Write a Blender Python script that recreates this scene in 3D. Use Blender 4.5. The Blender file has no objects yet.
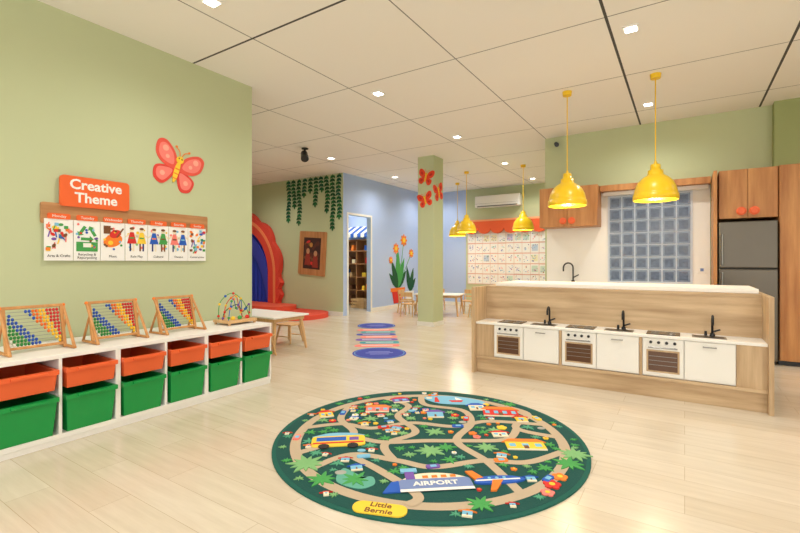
import bpy, bmesh, math, random
from mathutils import Vector, Matrix
random.seed(7)
sc=bpy.context.scene
try:
    sc.view_settings.view_transform='Standard'
    sc.view_settings.look='None'
except Exception as e: print(e)
H=3.32; CAMH=1.25; YAW=math.radians(32.9)
S=math.sin(YAW); C=math.cos(YAW)

# ---------------------------------------------------------------- materials
def lin(c):
    def f(v):
        v/=255.0
        return v/12.92 if v<=0.04045 else ((v+0.055)/1.055)**2.4
    return (f(c[0]),f(c[1]),f(c[2]),1)
MC={}
def mat(name,c,rough=0.5,metal=0.0,emit=0.0,ec=None,var=0.04,scale=6.0,bump=0.0):
    if name in MC: return MC[name]
    m=bpy.data.materials.new(name); m.use_nodes=True
    nt=m.node_tree; b=nt.nodes['Principled BSDF']
    b.inputs['Roughness'].default_value=rough; b.inputs['Metallic'].default_value=metal
    col=lin(c)
    tc=nt.nodes.new('ShaderNodeTexCoord'); nz=nt.nodes.new('ShaderNodeTexNoise')
    nz.inputs['Scale'].default_value=scale; nz.inputs['Detail'].default_value=3
    nt.links.new(tc.outputs['Object'],nz.inputs['Vector'])
    mx=nt.nodes.new('ShaderNodeMix'); mx.data_type='RGBA'
    mx.inputs['A'].default_value=tuple(max(0,v*(1-var)) for v in col[:3])+(1,)
    mx.inputs['B'].default_value=tuple(min(1,v*(1+var)) for v in col[:3])+(1,)
    nt.links.new(nz.outputs['Fac'],mx.inputs['Factor'])
    nt.links.new(mx.outputs['Result'],b.inputs['Base Color'])
    if bump>0:
        bp=nt.nodes.new('ShaderNodeBump'); bp.inputs['Strength'].default_value=bump; bp.inputs['Distance'].default_value=0.01
        nt.links.new(nz.outputs['Fac'],bp.inputs['Height']); nt.links.new(bp.outputs['Normal'],b.inputs['Normal'])
    if emit>0:
        b.inputs['Emission Color'].default_value=lin(ec or c); b.inputs['Emission Strength'].default_value=emit
    MC[name]=m; return m
def wood(name,c1,c2,stretch=(1,1,0.08),scale=14,rough=0.45):
    if name in MC: return MC[name]
    m=bpy.data.materials.new(name); m.use_nodes=True
    nt=m.node_tree; b=nt.nodes['Principled BSDF']; b.inputs['Roughness'].default_value=rough
    tc=nt.nodes.new('ShaderNodeTexCoord'); mp=nt.nodes.new('ShaderNodeMapping')
    mp.inputs['Scale'].default_value=stretch
    nz=nt.nodes.new('ShaderNodeTexNoise'); nz.inputs['Scale'].default_value=scale; nz.inputs['Detail'].default_value=6; nz.inputs['Roughness'].default_value=0.6
    cr=nt.nodes.new('ShaderNodeValToRGB')
    cr.color_ramp.elements[0].position=0.30; cr.color_ramp.elements[0].color=lin(c1)
    cr.color_ramp.elements[1].position=0.68; cr.color_ramp.elements[1].color=lin(c2)
    nt.links.new(tc.outputs['Object'],mp.inputs['Vector']); nt.links.new(mp.outputs['Vector'],nz.inputs['Vector'])
    nt.links.new(nz.outputs['Fac'],cr.inputs['Fac']); nt.links.new(cr.outputs['Color'],b.inputs['Base Color'])
    MC[name]=m; return m

def floor_mat():
    m=bpy.data.materials.new('floor_planks'); m.use_nodes=True
    nt=m.node_tree; L=nt.links; b=nt.nodes['Principled BSDF']
    tc=nt.nodes.new('ShaderNodeTexCoord')
    br=nt.nodes.new('ShaderNodeTexBrick'); br.inputs['Scale'].default_value=1
    br.inputs['Brick Width'].default_value=1.25; br.inputs['Row Height'].default_value=0.2
    br.inputs['Mortar Size'].default_value=0.0015; br.inputs['Mortar Smooth'].default_value=0.3
    br.inputs['Color1'].default_value=lin((226,215,197)); br.inputs['Color2'].default_value=lin((218,205,184))
    br.inputs['Mortar'].default_value=lin((188,170,144)); br.offset=0.37
    L.new(tc.outputs['Object'],br.inputs['Vector'])
    mp=nt.nodes.new('ShaderNodeMapping'); mp.inputs['Scale'].default_value=(1.2,14,1)
    nz=nt.nodes.new('ShaderNodeTexNoise'); nz.inputs['Scale'].default_value=1.6; nz.inputs['Detail'].default_value=7; nz.inputs['Roughness'].default_value=0.65
    L.new(tc.outputs['Object'],mp.inputs['Vector']); L.new(mp.outputs['Vector'],nz.inputs['Vector'])
    cr=nt.nodes.new('ShaderNodeValToRGB')
    cr.color_ramp.elements[0].position=0.3; cr.color_ramp.elements[0].color=(0.83,0.805,0.77,1)
    cr.color_ramp.elements[1].position=0.72; cr.color_ramp.elements[1].color=(1,1,1,1)
    L.new(nz.outputs['Fac'],cr.inputs['Fac'])
    mx=nt.nodes.new('ShaderNodeMix'); mx.data_type='RGBA'; mx.blend_type='MULTIPLY'; mx.inputs['Factor'].default_value=0.8
    L.new(br.outputs['Color'],mx.inputs['A']); L.new(cr.outputs['Color'],mx.inputs['B'])
    L.new(mx.outputs['Result'],b.inputs['Base Color'])
    b.inputs['Roughness'].default_value=0.22
    return m
def ceil_mat():
    m=bpy.data.materials.new('ceiling_panels'); m.use_nodes=True
    nt=m.node_tree; L=nt.links; b=nt.nodes['Principled BSDF']; b.inputs['Roughness'].default_value=0.8
    tc=nt.nodes.new('ShaderNodeTexCoord'); sx=nt.nodes.new('ShaderNodeSeparateXYZ')
    L.new(tc.outputs['Object'],sx.inputs[0])
    def M(op,a,b2=None,v=None):
        n=nt.nodes.new('ShaderNodeMath'); n.operation=op
        if hasattr(a,'links'): L.new(a,n.inputs[0])
        else: n.inputs[0].default_value=a
        if b2 is not None:
            if hasattr(b2,'links'): L.new(b2,n.inputs[1])
            else: n.inputs[1].default_value=b2
        return n.outputs[0]
    def dist(o,x0,p):
        a=M('ADD',o,-x0+p*20.5); a=M('MODULO',a,p); a=M('SUBTRACT',a,p/2); return M('ABSOLUTE',a)
    dx=dist(sx.outputs['X'],-0.56,1.4); dy=dist(sx.outputs['Y'],2.68,1.39)
    lx=M('LESS_THAN',dx,0.006); ly=M('LESS_THAN',dy,0.006)
    wx=M('LESS_THAN',dist(sx.outputs['X'],0.84,1.4*1),0.012)
    gx=M('GREATER_THAN',sx.outputs['X'],-0.8); wx=M('MULTIPLY',wx,gx)
    wy=M('LESS_THAN',dist(sx.outputs['Y'],2.68,1.39*1),0.011)
    gy=M('LESS_THAN',sx.outputs['X'],-1.96); wy=M('MULTIPLY',wy,gy)
    gy2=M('LESS_THAN',sx.outputs['Y'],3.2); wy=M('MULTIPLY',wy,gy2)
    thin=M('MAXIMUM',lx,ly); thin=M('MULTIPLY',thin,0.75)
    wide=M('MAXIMUM',wx,wy); wide=M('MULTIPLY',wide,0.94)
    al=M('MAXIMUM',thin,wide)
    mx=nt.nodes.new('ShaderNodeMix'); mx.data_type='RGBA'
    mx.inputs['A'].default_value=lin((246,242,236)); mx.inputs['B'].default_value=lin((36,32,26))
    L.new(al,mx.inputs['Factor']); L.new(mx.outputs['Result'],b.inputs['Base Color'])
    return m

GREEN=mat('paint_sage',(194,202,162),0.75,var=0.015,scale=2)
GREEN_D=mat('paint_olive',(160,170,116),0.75,var=0.015)
LAV=mat('paint_light_blue',(180,200,238),0.75,var=0.015)
WHITE=mat('white_lacquer',(242,240,235),0.4,var=0.01)
PAPER=mat('paper_white',(246,245,242),0.7,var=0.01)
TILE=mat('backsplash_white',(240,237,230),0.3,var=0.02)
BASEB=mat('baseboard_white',(236,233,226),0.5,var=0.01)
OAK=wood('oak_light',(174,142,106),(214,186,148))
OAKH=wood('oak_light_horizontal',(174,142,106),(216,188,150),stretch=(0.08,1,1))
WALN=wood('cabinet_wood',(168,106,56),(208,150,92),scale=12)
PINE=wood('pine',(200,156,104),(226,186,136),scale=20)
ABW=wood('abacus_wood',(188,128,70),(214,156,96),scale=20)
ORANGE=mat('orange_plastic',(236,102,50),0.4)
BGREEN=mat('green_plastic',(8,150,68),0.35)
SIGNO=mat('sign_orange',(238,102,44),0.5)
BLACK=mat('black_plastic',(22,22,24),0.35)
DGREY=mat('dark_glass',(40,38,38),0.12)
STEEL=mat('steel',(150,150,148),0.3,0.9)
FRIDGE=mat('fridge_steel',(104,98,88),0.34,0.7)
YEL=mat('pendant_yellow',(248,204,36),0.3)
GLOW=mat('lamp_glow',(255,246,230),0.5,emit=12,ec=(255,246,230))
BULB=mat('bulb_glow',(255,235,190),0.5,emit=5,ec=(255,225,170))
TEAL=mat('rug_dark_green',(12,76,70),0.95,bump=0.3,scale=120,var=0.12)
TEAL2=mat('rug_mid_green',(16,90,78),0.95,var=0.1,scale=80)
ROAD=mat('rug_road_beige',(192,172,146),0.95,var=0.06,scale=80)
def flat(n,c,r=0.8): return mat(n,c,r,var=0.03,scale=30)
RED=flat('red',(214,48,40)); PINK=flat('coral_pink',(244,130,120)); BLUE=flat('blue',(36,92,190)); LBLUE=flat('sky_blue',(126,190,222))
YELL=flat('yellow',(246,206,60)); ORG=flat('orange',(242,130,44)); LEAF=flat('leaf_green',(70,160,80)); LEAFD=flat('leaf_dark',(22,84,48))
CREAM=flat('cream',(240,226,196)); BROWN=flat('brown',(120,74,42)); PURP=flat('purple',(120,84,170)); NAVY=flat('navy',(30,46,110)); PWH=flat('print_white',(242,241,236)); INK=flat('ink',(40,36,36)); LLEAF=flat('light_leaf',(128,182,118)); GREYB=flat('grey_blue',(120,140,190))

# ---------------------------------------------------------------- builder
class B:
    def __init__(s,name): s.name=name; s.bm=bmesh.new(); s.mats=[]; s.M=Matrix.Identity(4)
    def mi(s,m):
        if m not in s.mats: s.mats.append(m)
        return s.mats.index(m)
    def add(s,vs,fs,m,smooth=False):
        k=s.mi(m); bv=[s.bm.verts.new(s.M@Vector(v)) for v in vs]
        for f in fs:
            try:
                fc=s.bm.faces.new([bv[i] for i in f]); fc.material_index=k; fc.smooth=smooth
            except ValueError: pass
    def box(s,x0,x1,y0,y1,z0,z1,m,bev=0.0):
        t=bmesh.new(); bmesh.ops.create_cube(t,size=1)
        for v in t.verts: v.co=Vector(((x0+x1)/2+v.co.x*(x1-x0),(y0+y1)/2+v.co.y*(y1-y0),(z0+z1)/2+v.co.z*(z1-z0)))
        if bev>0: bmesh.ops.bevel(t,geom=t.edges[:],offset=bev,segments=2,affect='EDGES',profile=0.6)
        t.verts.index_update()
        s.add([v.co.copy() for v in t.verts],[[v.index for v in f.verts] for f in t.faces],m); t.free()
    def cyl(s,p0,p1,r0,r1,m,seg=14,smooth=True):
        p0=Vector(p0);p1=Vector(p1);d=(p1-p0).normalized()
        a=d.orthogonal().normalized();b=d.cross(a)
        vs=[]
        for p,r in((p0,r0),(p1,r1)):
            for i in range(seg):
                t=2*math.pi*i/seg; vs.append(p+a*math.cos(t)*r+b*math.sin(t)*r)
        side=[[i,(i+1)%seg,seg+(i+1)%seg,seg+i] for i in range(seg)]
        s.add(vs,side,m,smooth)
        s.add(vs[:seg],[list(range(seg))[::-1]],m); s.add(vs[seg:],[list(range(seg))],m)
    def ball(s,c,r,m,sc3=(1,1,1),u=12,v=8):
        t=bmesh.new(); bmesh.ops.create_uvsphere(t,u_segments=u,v_segments=v,radius=r); t.verts.index_update()
        s.add([Vector((c[0]+q.co.x*sc3[0],c[1]+q.co.y*sc3[1],c[2]+q.co.z*sc3[2])) for q in t.verts],[[q.index for q in f.verts] for f in t.faces],m,True); t.free()
    def lathe(s,prof,c,m,seg=32):
        vs=[];fs=[];n=len(prof)
        for r,z in prof:
            for i in range(seg):
                t=2*math.pi*i/seg; vs.append((c[0]+r*math.cos(t),c[1]+r*math.sin(t),c[2]+z))
        for k in range(n-1):
            for i in range(seg): fs.append([k*seg+i,k*seg+(i+1)%seg,(k+1)*seg+(i+1)%seg,(k+1)*seg+i])
        s.add(vs,fs,m,True)
    def tube(s,pts,r,m,seg=8):
        pts=[Vector(p) for p in pts]; n=len(pts)
        a=None; vs=[];fs=[]
        for k in range(n):
            d=(pts[min(k+1,n-1)]-pts[max(k-1,0)]).normalized()
            a=d.orthogonal().normalized() if a is None else (a-d*a.dot(d)).normalized()
            b=d.cross(a)
            for i in range(seg):
                t=2*math.pi*i/seg; vs.append(pts[k]+a*math.cos(t)*r+b*math.sin(t)*r)
        for k in range(n-1):
            for i in range(seg): fs.append([k*seg+i,k*seg+(i+1)%seg,(k+1)*seg+(i+1)%seg,(k+1)*seg+i])
        fs.append(list(range(seg))[::-1]); fs.append([(n-1)*seg+i for i in range(seg)])
        s.add(vs,fs,m,True)
    def frame(s,O,U,V): s.O=Vector(O); s.U=Vector(U).normalized(); s.V=Vector(V).normalized(); s.N=s.U.cross(s.V)
    def prism(s,pts,h0,h1,m):
        n=len(pts)
        vs=[s.O+s.U*p[0]+s.V*p[1]+s.N*h0 for p in pts]+[s.O+s.U*p[0]+s.V*p[1]+s.N*h1 for p in pts]
        a=sum(pts[i][0]*pts[(i+1)%n][1]-pts[(i+1)%n][0]*pts[i][1] for i in range(n))
        idx=list(range(n)); top=[n+i for i in idx]
        if a<0: top=top[::-1]
        s.add(vs,[top],m)
        s.add(vs,[[i,(i+1)%n,n+(i+1)%n,n+i] if a>0 else [n+i,n+(i+1)%n,(i+1)%n,i] for i in range(n)],m)
    def ribbon(s,pts,w,h,m,closed=False):
        n=len(pts); vs=[];fs=[]
        for k in range(n):
            a=Vector(pts[(k-1)%n] if closed or k>0 else pts[k]); b=Vector(pts[(k+1)%n] if closed or k<n-1 else pts[k])
            d=(b-a).normalized(); nn=Vector((-d.y,d.x)); p=Vector(pts[k])
            for q in(p-nn*w/2,p+nn*w/2): vs.append(s.O+s.U*q.x+s.V*q.y+s.N*h)
        for k in range(n if closed else n-1):
            j=(k+1)%n; fs.append([2*k,2*j,2*j+1,2*k+1])
        s.add(vs,fs,m)
    def text(s,body,size,x,y,h,m,ex=0.0005,off=0.0,rot=0):
        cu=bpy.data.curves.new('t','FONT'); cu.body=body; cu.size=size; cu.align_x='CENTER'; cu.align_y='CENTER'; cu.extrude=ex; cu.offset=off; cu.resolution_u=3
        cu.space_line=0.95
        ob=bpy.data.objects.new('t',cu); sc.collection.objects.link(ob); bpy.context.view_layer.update()
        dg=bpy.context.evaluated_depsgraph_get(); me=bpy.data.meshes.new_from_object(ob.evaluated_get(dg))
        cr,sr=math.cos(rot),math.sin(rot)
        vs=[s.O+s.U*(x+v.co.x*cr-v.co.y*sr)+s.V*(y+v.co.x*sr+v.co.y*cr)+s.N*(h+v.co.z) for v in me.vertices]
        s.add(vs,[list(p.vertices) for p in me.polygons],m)
        bpy.data.objects.remove(ob); bpy.data.curves.remove(cu); bpy.data.meshes.remove(me)
    def done(s,loc=None,rz=0):
        me=bpy.data.meshes.new(s.name)
        if loc is None:
            xs=[v.co for v in s.bm.verts]
            o=Vector(((min(v.x for v in xs)+max(v.x for v in xs))/2,(min(v.y for v in xs)+max(v.y for v in xs))/2,min(v.z for v in xs)))
            if s.name in('floor','ceiling'): o=Vector((0,0,0))
            for v in s.bm.verts: v.co-=o
            loc=o
        s.bm.to_mesh(me); s.bm.free()
        for m in s.mats: me.materials.append(m)
        ob=bpy.data.objects.new(s.name,me); sc.collection.objects.link(ob); ob.location=loc; ob.rotation_euler=(0,0,rz)
        return ob
def inst(ob,loc,rz=0):
    o=bpy.data.objects.new(ob.name.split('.')[0],ob.data); sc.collection.objects.link(o); o.location=loc; o.rotation_euler=(0,0,rz); return o
def rect(x0,x1,y0,y1): return [(x0,y0),(x1,y0),(x1,y1),(x0,y1)]
def ell(cx,cy,rx,ry=None,rot=0,n=28):
    ry=rx if ry is None else ry; c,s=math.cos(rot),math.sin(rot)
    return [(cx+rx*math.cos(t)*c-ry*math.sin(t)*s,cy+rx*math.cos(t)*s+ry*math.sin(t)*c) for t in [2*math.pi*i/n for i in range(n)]]
def leafp(cx,cy,L,w,rot):
    P=[(0,0),(L*.2,w*.38),(L*.45,w*.5),(L*.75,w*.3),(L,0),(L*.75,-w*.3),(L*.45,-w*.5),(L*.2,-w*.38)]
    c,s=math.cos(rot),math.sin(rot); return [(cx+x*c-y*s,cy+x*s+y*c) for x,y in P]
def rotp(P,cx,cy,a):
    c,s=math.cos(a),math.sin(a); return [(cx+(x)*c-(y)*s,cy+(x)*s+(y)*c) for x,y in P]
def rrect(x0,x1,y0,y1,r,n=5):
    out=[]
    for cx,cy,a0 in((x1-r,y0+r,-90),(x1-r,y1-r,0),(x0+r,y1-r,90),(x0+r,y0+r,180)):
        for i in range(n+1):
            a=math.radians(a0+90*i/n); out.append((cx+r*math.cos(a),cy+r*math.sin(a)))
    return out
def crom(P,closed=False,k=8):
    out=[];n=len(P)
    for i in range(n if closed else n-1):
        g=lambda j: Vector(P[j%n]) if closed else Vector(P[max(0,min(n-1,j))])
        a,b,c,d=g(i-1),g(i),g(i+1),g(i+2)
        for q in range(k):
            t=q/k; out.append(tuple(0.5*((2*b)+(c-a)*t+(2*a-5*b+4*c-d)*t*t+(3*b-a-3*c+d)*t**3)))
    if not closed: out.append(tuple(P[-1]))
    return out
def simplebox(name,x0,x1,y0,y1,z0,z1,m,bev=0):
    b=B(name); b.box(x0,x1,y0,y1,z0,z1,m,bev); return b.done()

# ---------------------------------------------------------------- room shell
LX=-4.3; WY=3.42; GY=7.84; BX=-6.64; FY=11.7; KY=7.54; KX=-1.97; WX=-12.1
f=B('floor'); f.box(-12.3,4.6,-4.2,12,-0.1,0,floor_mat()); f.done()
c=B('ceiling'); c.box(-12.3,4.6,-4.2,12,H,H+0.1,ceil_mat()); c.done()
simplebox('wall_left',LX-0.16,LX,-4.0,WY,0,H,GREEN)
simplebox('wall_playroom_south',WX,LX-0.16,WY-0.16,WY,0,H,GREEN)
simplebox('wall_west',WX-.16,WX,WY-0.16,GY+0.2,0,H,GREEN)
simplebox('wall_stage',WX,BX,GY,GY+0.14,0,H,GREEN)
DY0,DY1,DZ=8.02,8.9,2.37
b=B('wall_blue'); 
b.box(BX-0.12,BX,GY+0.14,DY0,0,H,LAV); b.box(BX-0.12,BX,DY1,FY,0,H,LAV); b.box(BX-0.12,BX,DY0,DY1,DZ,H,LAV)
b.box(BX-0.001,BX+0.002,GY,GY+0.14,0,H,LAV); b.done()
b=B('trim_doorway')
for y0,y1,z0,z1 in((DY0-0.05,DY0,0,DZ+0.05),(DY1,DY1+0.05,0,DZ+0.05),(DY0,DY1,DZ,DZ+0.05)): b.box(BX,BX+0.015,y0,y1,z0,z1,WHITE)
b.done()
simplebox('wall_closet',-9.3,BX-0.12,10.6,10.7,0,H,LAV)
simplebox('wall_nook',-9.4,-9.3,GY+0.14,10.7,0,H,LAV)
simplebox('wall_northwest',BX-0.12,-5.3,FY,FY+0.12,0,H,LAV)
simplebox('wall_far',-5.3,KX+0.1,FY,FY+0.12,0,H,GREEN)
simplebox('wall_dining',KX,KX+0.12,KY+0.14,FY,0,H,GREEN)
simplebox('wall_kitchen',KX,4.4,KY,KY+0.14,0,H,GREEN)
simplebox('wall_pilaster',0.97,1.5,KY-0.16,KY,0,H,GREEN_D)
simplebox('wall_right',4.4,4.5,1.0,KY+0.14,0,H,GREEN)
b=B('fill_opening_rear')  # added unglazed opening behind the camera, lets world light in as fill
b.box(-4.4,4.5,-4.1,-4.0,0,0.25,WHITE); b.box(-4.4,4.5,-4.1,-4.0,3.0,H,WHITE)
for x in(-4.4,-2.6,-0.9,0.9,2.6,4.4): b.box(x,x+0.1,-4.1,-4.0,0.25,3.0,WHITE)
b.done()
b=B('fill_opening_side')  # added out-of-view side opening, also there for world fill light
b.box(4.4,4.5,-4.0,1.0,0,0.25,WHITE); b.box(4.4,4.5,-4.0,1.0,3.0,H,WHITE)
for y in(-2.4,-0.8,0.9): b.box(4.4,4.5,y,y+0.1,0.25,3.0,WHITE)
b.done()
simplebox('baseboard_stage',WX,BX,GY-0.012,GY,0,0.09,BASEB)
simplebox('baseboard_blue',BX,BX+0.014,DY1+0.05,FY,0,0.09,BASEB)
simplebox('baseboard_far',BX+0.014,KX,FY-0.014,FY,0,0.09,BASEB)
simplebox('baseboard_left',LX,LX+0.012,-4.0,WY,0,0.09,BASEB)
b=B('pillar'); b.box(-4.43,-4.08,7.5,7.9,0,H,GREEN); b.box(-4.44,-4.07,7.49,7.91,0,0.08,BASEB); b.done()

# ---------------------------------------------------------------- downlights
b=B('recessed_downlight'); b.box(-0.065,0.065,-0.065,0.065,-0.012,0,WHITE,0.003); b.box(-0.045,0.045,-0.045,0.045,-0.016,-0.011,GLOW)
dl0=b.done(loc=(-3.15,2.12,H))
def addspot(parent,e=76):
    l=bpy.data.lights.new('downlight_lamp','SPOT'); l.energy=e; l.spot_size=math.radians(160); l.spot_blend=1.0; l.shadow_soft_size=0.05; l.color=(1,0.965,0.905)
    lo=bpy.data.objects.new('downlight_lamp',l); sc.collection.objects.link(lo); lo.parent=parent; lo.location=(0,0,-0.03)
addspot(dl0)
for x in(-8.65,-5.9,-3.15,-0.4,2.35):
    for y in(-2.4,-0.1,2.12,4.38,6.6,8.9,10.9):
        if x==-3.15 and y==2.12: continue
        if x>-1 and y>7: continue
        if x< LX and y<WY: continue
        if x<BX and y>7: continue
        addspot(inst(dl0,(x,y,H)), 72 if y<2 else 86)
l=bpy.data.lights.new('storage_lamp','POINT'); l.energy=75; l.color=(1,0.92,0.8); l.shadow_soft_size=0.08
d=inst(dl0,(-8.0,9.0,H)); lo=bpy.data.objects.new('storage_lamp',l); sc.collection.objects.link(lo); lo.parent=d; lo.location=(0,0,-0.12)

# ---------------------------------------------------------------- pendants
def pendant(loc):
    b=B('pendant_lamp')
    z=1.93-H
    b.cyl((0,0,-0.05),(0,0,0),0.05,0.055,YEL,20)
    b.cyl((0,0,z+0.42),(0,0,-0.05),0.006,0.006,YEL,8)
    prof=[(0.02,0.40),(0.045,0.395),(0.05,0.38),(0.052,0.335),(0.074,0.33),(0.078,0.285),(0.086,0.275),(0.13,0.245),(0.172,0.20),(0.2,0.14),(0.212,0.085),(0.213,0.07),(0.222,0.065),(0.225,0.02),(0.222,0),(0.212,0.0),(0.214,0.03),(0.205,0.075),(0.188,0.14),(0.155,0.19),(0.11,0.235),(0.05,0.25),(0.0,0.252)]
    b.lathe([(r,zz+z) for r,zz in prof],(0,0,0),YEL,36)
    b.cyl((0,0,z+0.39),(0,0,z+0.43),0.02,0.012,YEL,12)
    b.cyl((0,0,z+0.16),(0,0,z+0.26),0.025,0.03,WHITE,12)
    b.ball((0,0,z+0.11),0.055,BULB)
    return b.done(loc=loc)
p0=pendant((-1.2,5.6,H)); ps=[p0]
for q in((-0.27,5.6),(-4.2,9.3),(-2.89,9.3),(-5.0,10.5)): ps.append(inst(p0,(q[0],q[1],H)))
for p in ps:
    l=bpy.data.lights.new('pendant_bulb','POINT'); l.energy=14; l.color=(1,0.86,0.64); l.shadow_soft_size=0.05
    lo=bpy.data.objects.new('pendant_bulb',l); sc.collection.objects.link(lo); lo.parent=p; lo.location=(0,0,1.93-H+0.02)

# ---------------------------------------------------------------- storage shelf + bins
Y0=0.17; PT=0.365; NC=8; FX=-3.58; SB=LX+0.02; SH=0.62
b=B('storage_shelf')
b.box(SB,FX,Y0,Y0+PT*NC,SH-0.03,SH,WHITE,0.003)
b.box(SB,FX-0.005,Y0,Y0+PT*NC,0.04,0.075,WHITE,0.002)
b.box(SB,FX-0.015,Y0,Y0+PT*NC,0,0.04,WHITE)
b.box(SB,SB+0.012,Y0,Y0+PT*NC,0.075,SH-0.03,WHITE)
for i in range(NC+1):
    y=Y0+PT*i; w=0.018 if i%2==0 else 0.010
    y0=max(y-w,Y0); y1=min(y+w,Y0+PT*NC)
    b.box(SB+0.012,FX-0.002,y0,y1,0.075,SH-0.03,WHITE,0.002)
    for z in(0.34,0.505):
        for sgn in(-1,1):
            if (i==0 and sgn<0) or (i==NC and sgn>0): continue
            b.box(SB+0.02,FX-0.02,min(y+sgn*w,y+sgn*(w+0.006)),max(y+sgn*w,y+sgn*(w+0.006)),z-0.006,z,WHITE)
b.done()
def binmesh(name,m,w,d,h,tb):
    b=B(name)
    def ring(k,z,e=0): 
        a=w/2*k-e
        return [(-d+e+(1-k)*0.12,-a,z),(-(1-k)*0.35-e,-a,z),(-(1-k)*0.35-e,a,z),(-d+e+(1-k)*0.12,a,z)]
    o0=ring(tb,0);o1=ring(0.95,h-0.03);o1b=ring(1.0,h-0.03);o2=ring(1.0,h);i2=ring(1,h,0.022);i0=ring(tb,0.008,0.012)
    R=[o0,o1,o1b,o2,i2,i0]; vs=[p for r in R for p in r]; fs=[]
    for k in range(5):
        for i in range(4): fs.append([k*4+i,k*4+(i+1)%4,(k+1)*4+(i+1)%4,(k+1)*4+i])
    fs.append([3,2,1,0]); fs.append([20,21,22,23]); b.add(vs,fs,m)
    b.box(-0.004,0.016,-w*0.3,w*0.3,h-0.022,h-0.004,m,0.003)
    return b
g=binmesh('storage_bin',BGREEN,0.324,0.55,0.262,0.86).done(loc=(0,0,0))
o=binmesh('storage_tray',ORANGE,0.324,0.55,0.14,0.90).done(loc=(0,0,0))
for i in range(NC):
    y=Y0+PT*(i+0.5)
    if i==0: g.location=(FX+0.04,y,0.076); o.location=(FX+0.04,y,0.382)
    else: inst(g,(FX+0.04,y,0.076)); inst(o,(FX+0.04,y,0.382))

# ---------------------------------------------------------------- abacus
b=B('abacus')
W=0.335;HH=0.325; tilt=math.radians(14)
b.M=Matrix.Rotation(-tilt,4,'Y')
for sy in(-1,1):
    b.box(-0.011,0.011,sy*W/2-0.010,sy*W/2+0.010,0.0,HH,ABW,0.003)
b.box(-0.011,0.011,-W/2,W/2,HH-0.02,HH,ABW,0.003); b.box(-0.011,0.011,-W/2,W/2,0.022,0.04,ABW,0.003)
VR=mat('bead_red',(206,30,34),.35); VY=mat('bead_yellow',(244,190,20),.35); VG=mat('bead_green',(40,140,60),.35); VB=mat('bead_blue',(26,80,180),.35); VO=mat('bead_orange',(236,110,30),.35); VW=mat('bead_white',(236,232,220),.35)
for r in range(10):
    z=0.055+r*0.0255
    b.cyl((0,-W/2,z),(0,W/2,z),0.0018,0.0018,STEEL,6)
    split=max(0,9-r); sh=(r*7%3)*.006
    for k in range(10):
        if k<split: y=-W/2+0.024+k*0.0205+sh*.5
        else: y=W/2-0.022-(9-k)*0.0205-(.018-sh)*.3
        mm=[VW,VG,VG,VB,VB][(k+r)//2%5] if k<split else [VR,VR,VY,VO,VB][((9-k)+(9-r)//2)//2%5]
        b.ball((0,y,z),0.0124,mm,(1,0.78,1),8,6)
b.M=Matrix.Identity(4)
for sy in(-1,1):
    y=sy*(W/2+0.016)
    b.cyl((0.12,y,0.010),(-0.078,y,0.30),0.011,0.009,ABW,8)
    b.cyl((-0.13,y,0.010),(-0.03,y,0.20),0.010,0.008,ABW,8)
    b.box(-0.14,0.13,y-0.009,y+0.009,0,0.016,ABW,0.003)
    b.ball((-0.08,y,0.305),0.014,ORG,(1,1,1),8,6)
zb=SH+0.003
ab=b.done(loc=(-3.85,1.22,zb))
inst(ab,(-3.85,1.74,zb)); inst(ab,(-3.85,2.26,zb),0.06)
# bead maze
b=B('bead_maze')
b.box(-0.13,0.13,-0.17,0.17,0.0,0.03,PINE,0.006)
for x in(-0.11,0.11):
    for y in(-0.15,0.15): b.cyl((x,y,-0.018),(x,y,0.0),0.014,0.014,PINE,10)
def arc(ps,m):
    P=[Vector(p) for p in ps]; out=[];n=len(P)
    for i in range(n-1):
        g4=[P[max(0,min(n-1,i+j))] for j in(-1,0,1,2)]
        for q in range(8):
            t=q/8;a,bb,cc,dd=g4; out.append(0.5*((2*bb)+(cc-a)*t+(2*a-5*bb+4*cc-dd)*t*t+(3*bb-a-3*cc+dd)*t**3))
    out.append(P[-1]); b.tube(out,0.004,m,6); return out
a1=arc([(-0.08,-0.14,0.03),(-0.08,-0.12,0.2),(-0.03,-0.02,0.29),(0.02,0.08,0.2),(0.05,0.14,0.03)],LEAF)
a2=arc([(0.08,-0.14,0.03),(0.07,-0.11,0.16),(0.02,-0.04,0.24),(0.0,0.02,0.12),(-0.03,0.09,0.22),(-0.08,0.14,0.03)],BLUE)
a3=arc([(0.0,-0.15,0.03),(0.02,-0.13,0.12),(0.07,-0.03,0.18),(0.05,0.05,0.1),(0.06,0.12,0.17),(0.02,0.15,0.03)],LEAFD)
a4=arc([(-0.05,-0.1,0.03),(-0.09,-0.04,0.18),(-0.05,0.04,0.26),(-0.07,0.1,0.12),(-0.04,0.12,0.03)],RED)
for A,cs in((a1,[RED,YELL,BLUE]),(a2,[LEAF,ORG]),(a3,[PURP,RED,BLUE]),(a4,[ORG,YELL])):
    for i,k in enumerate(range(2,len(A)-2,5)): b.ball(A[k],0.013,cs[i%len(cs)],(1,1,1),8,6)
b.ball((0.07,0.0,0.045),0.022,LEAF);b.ball((0.07,0.09,0.045),0.022,RED);b.ball((0.07,-0.08,0.045),0.022,YELL)
b.done(loc=(-3.88,2.88,SH+0.019))

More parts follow.
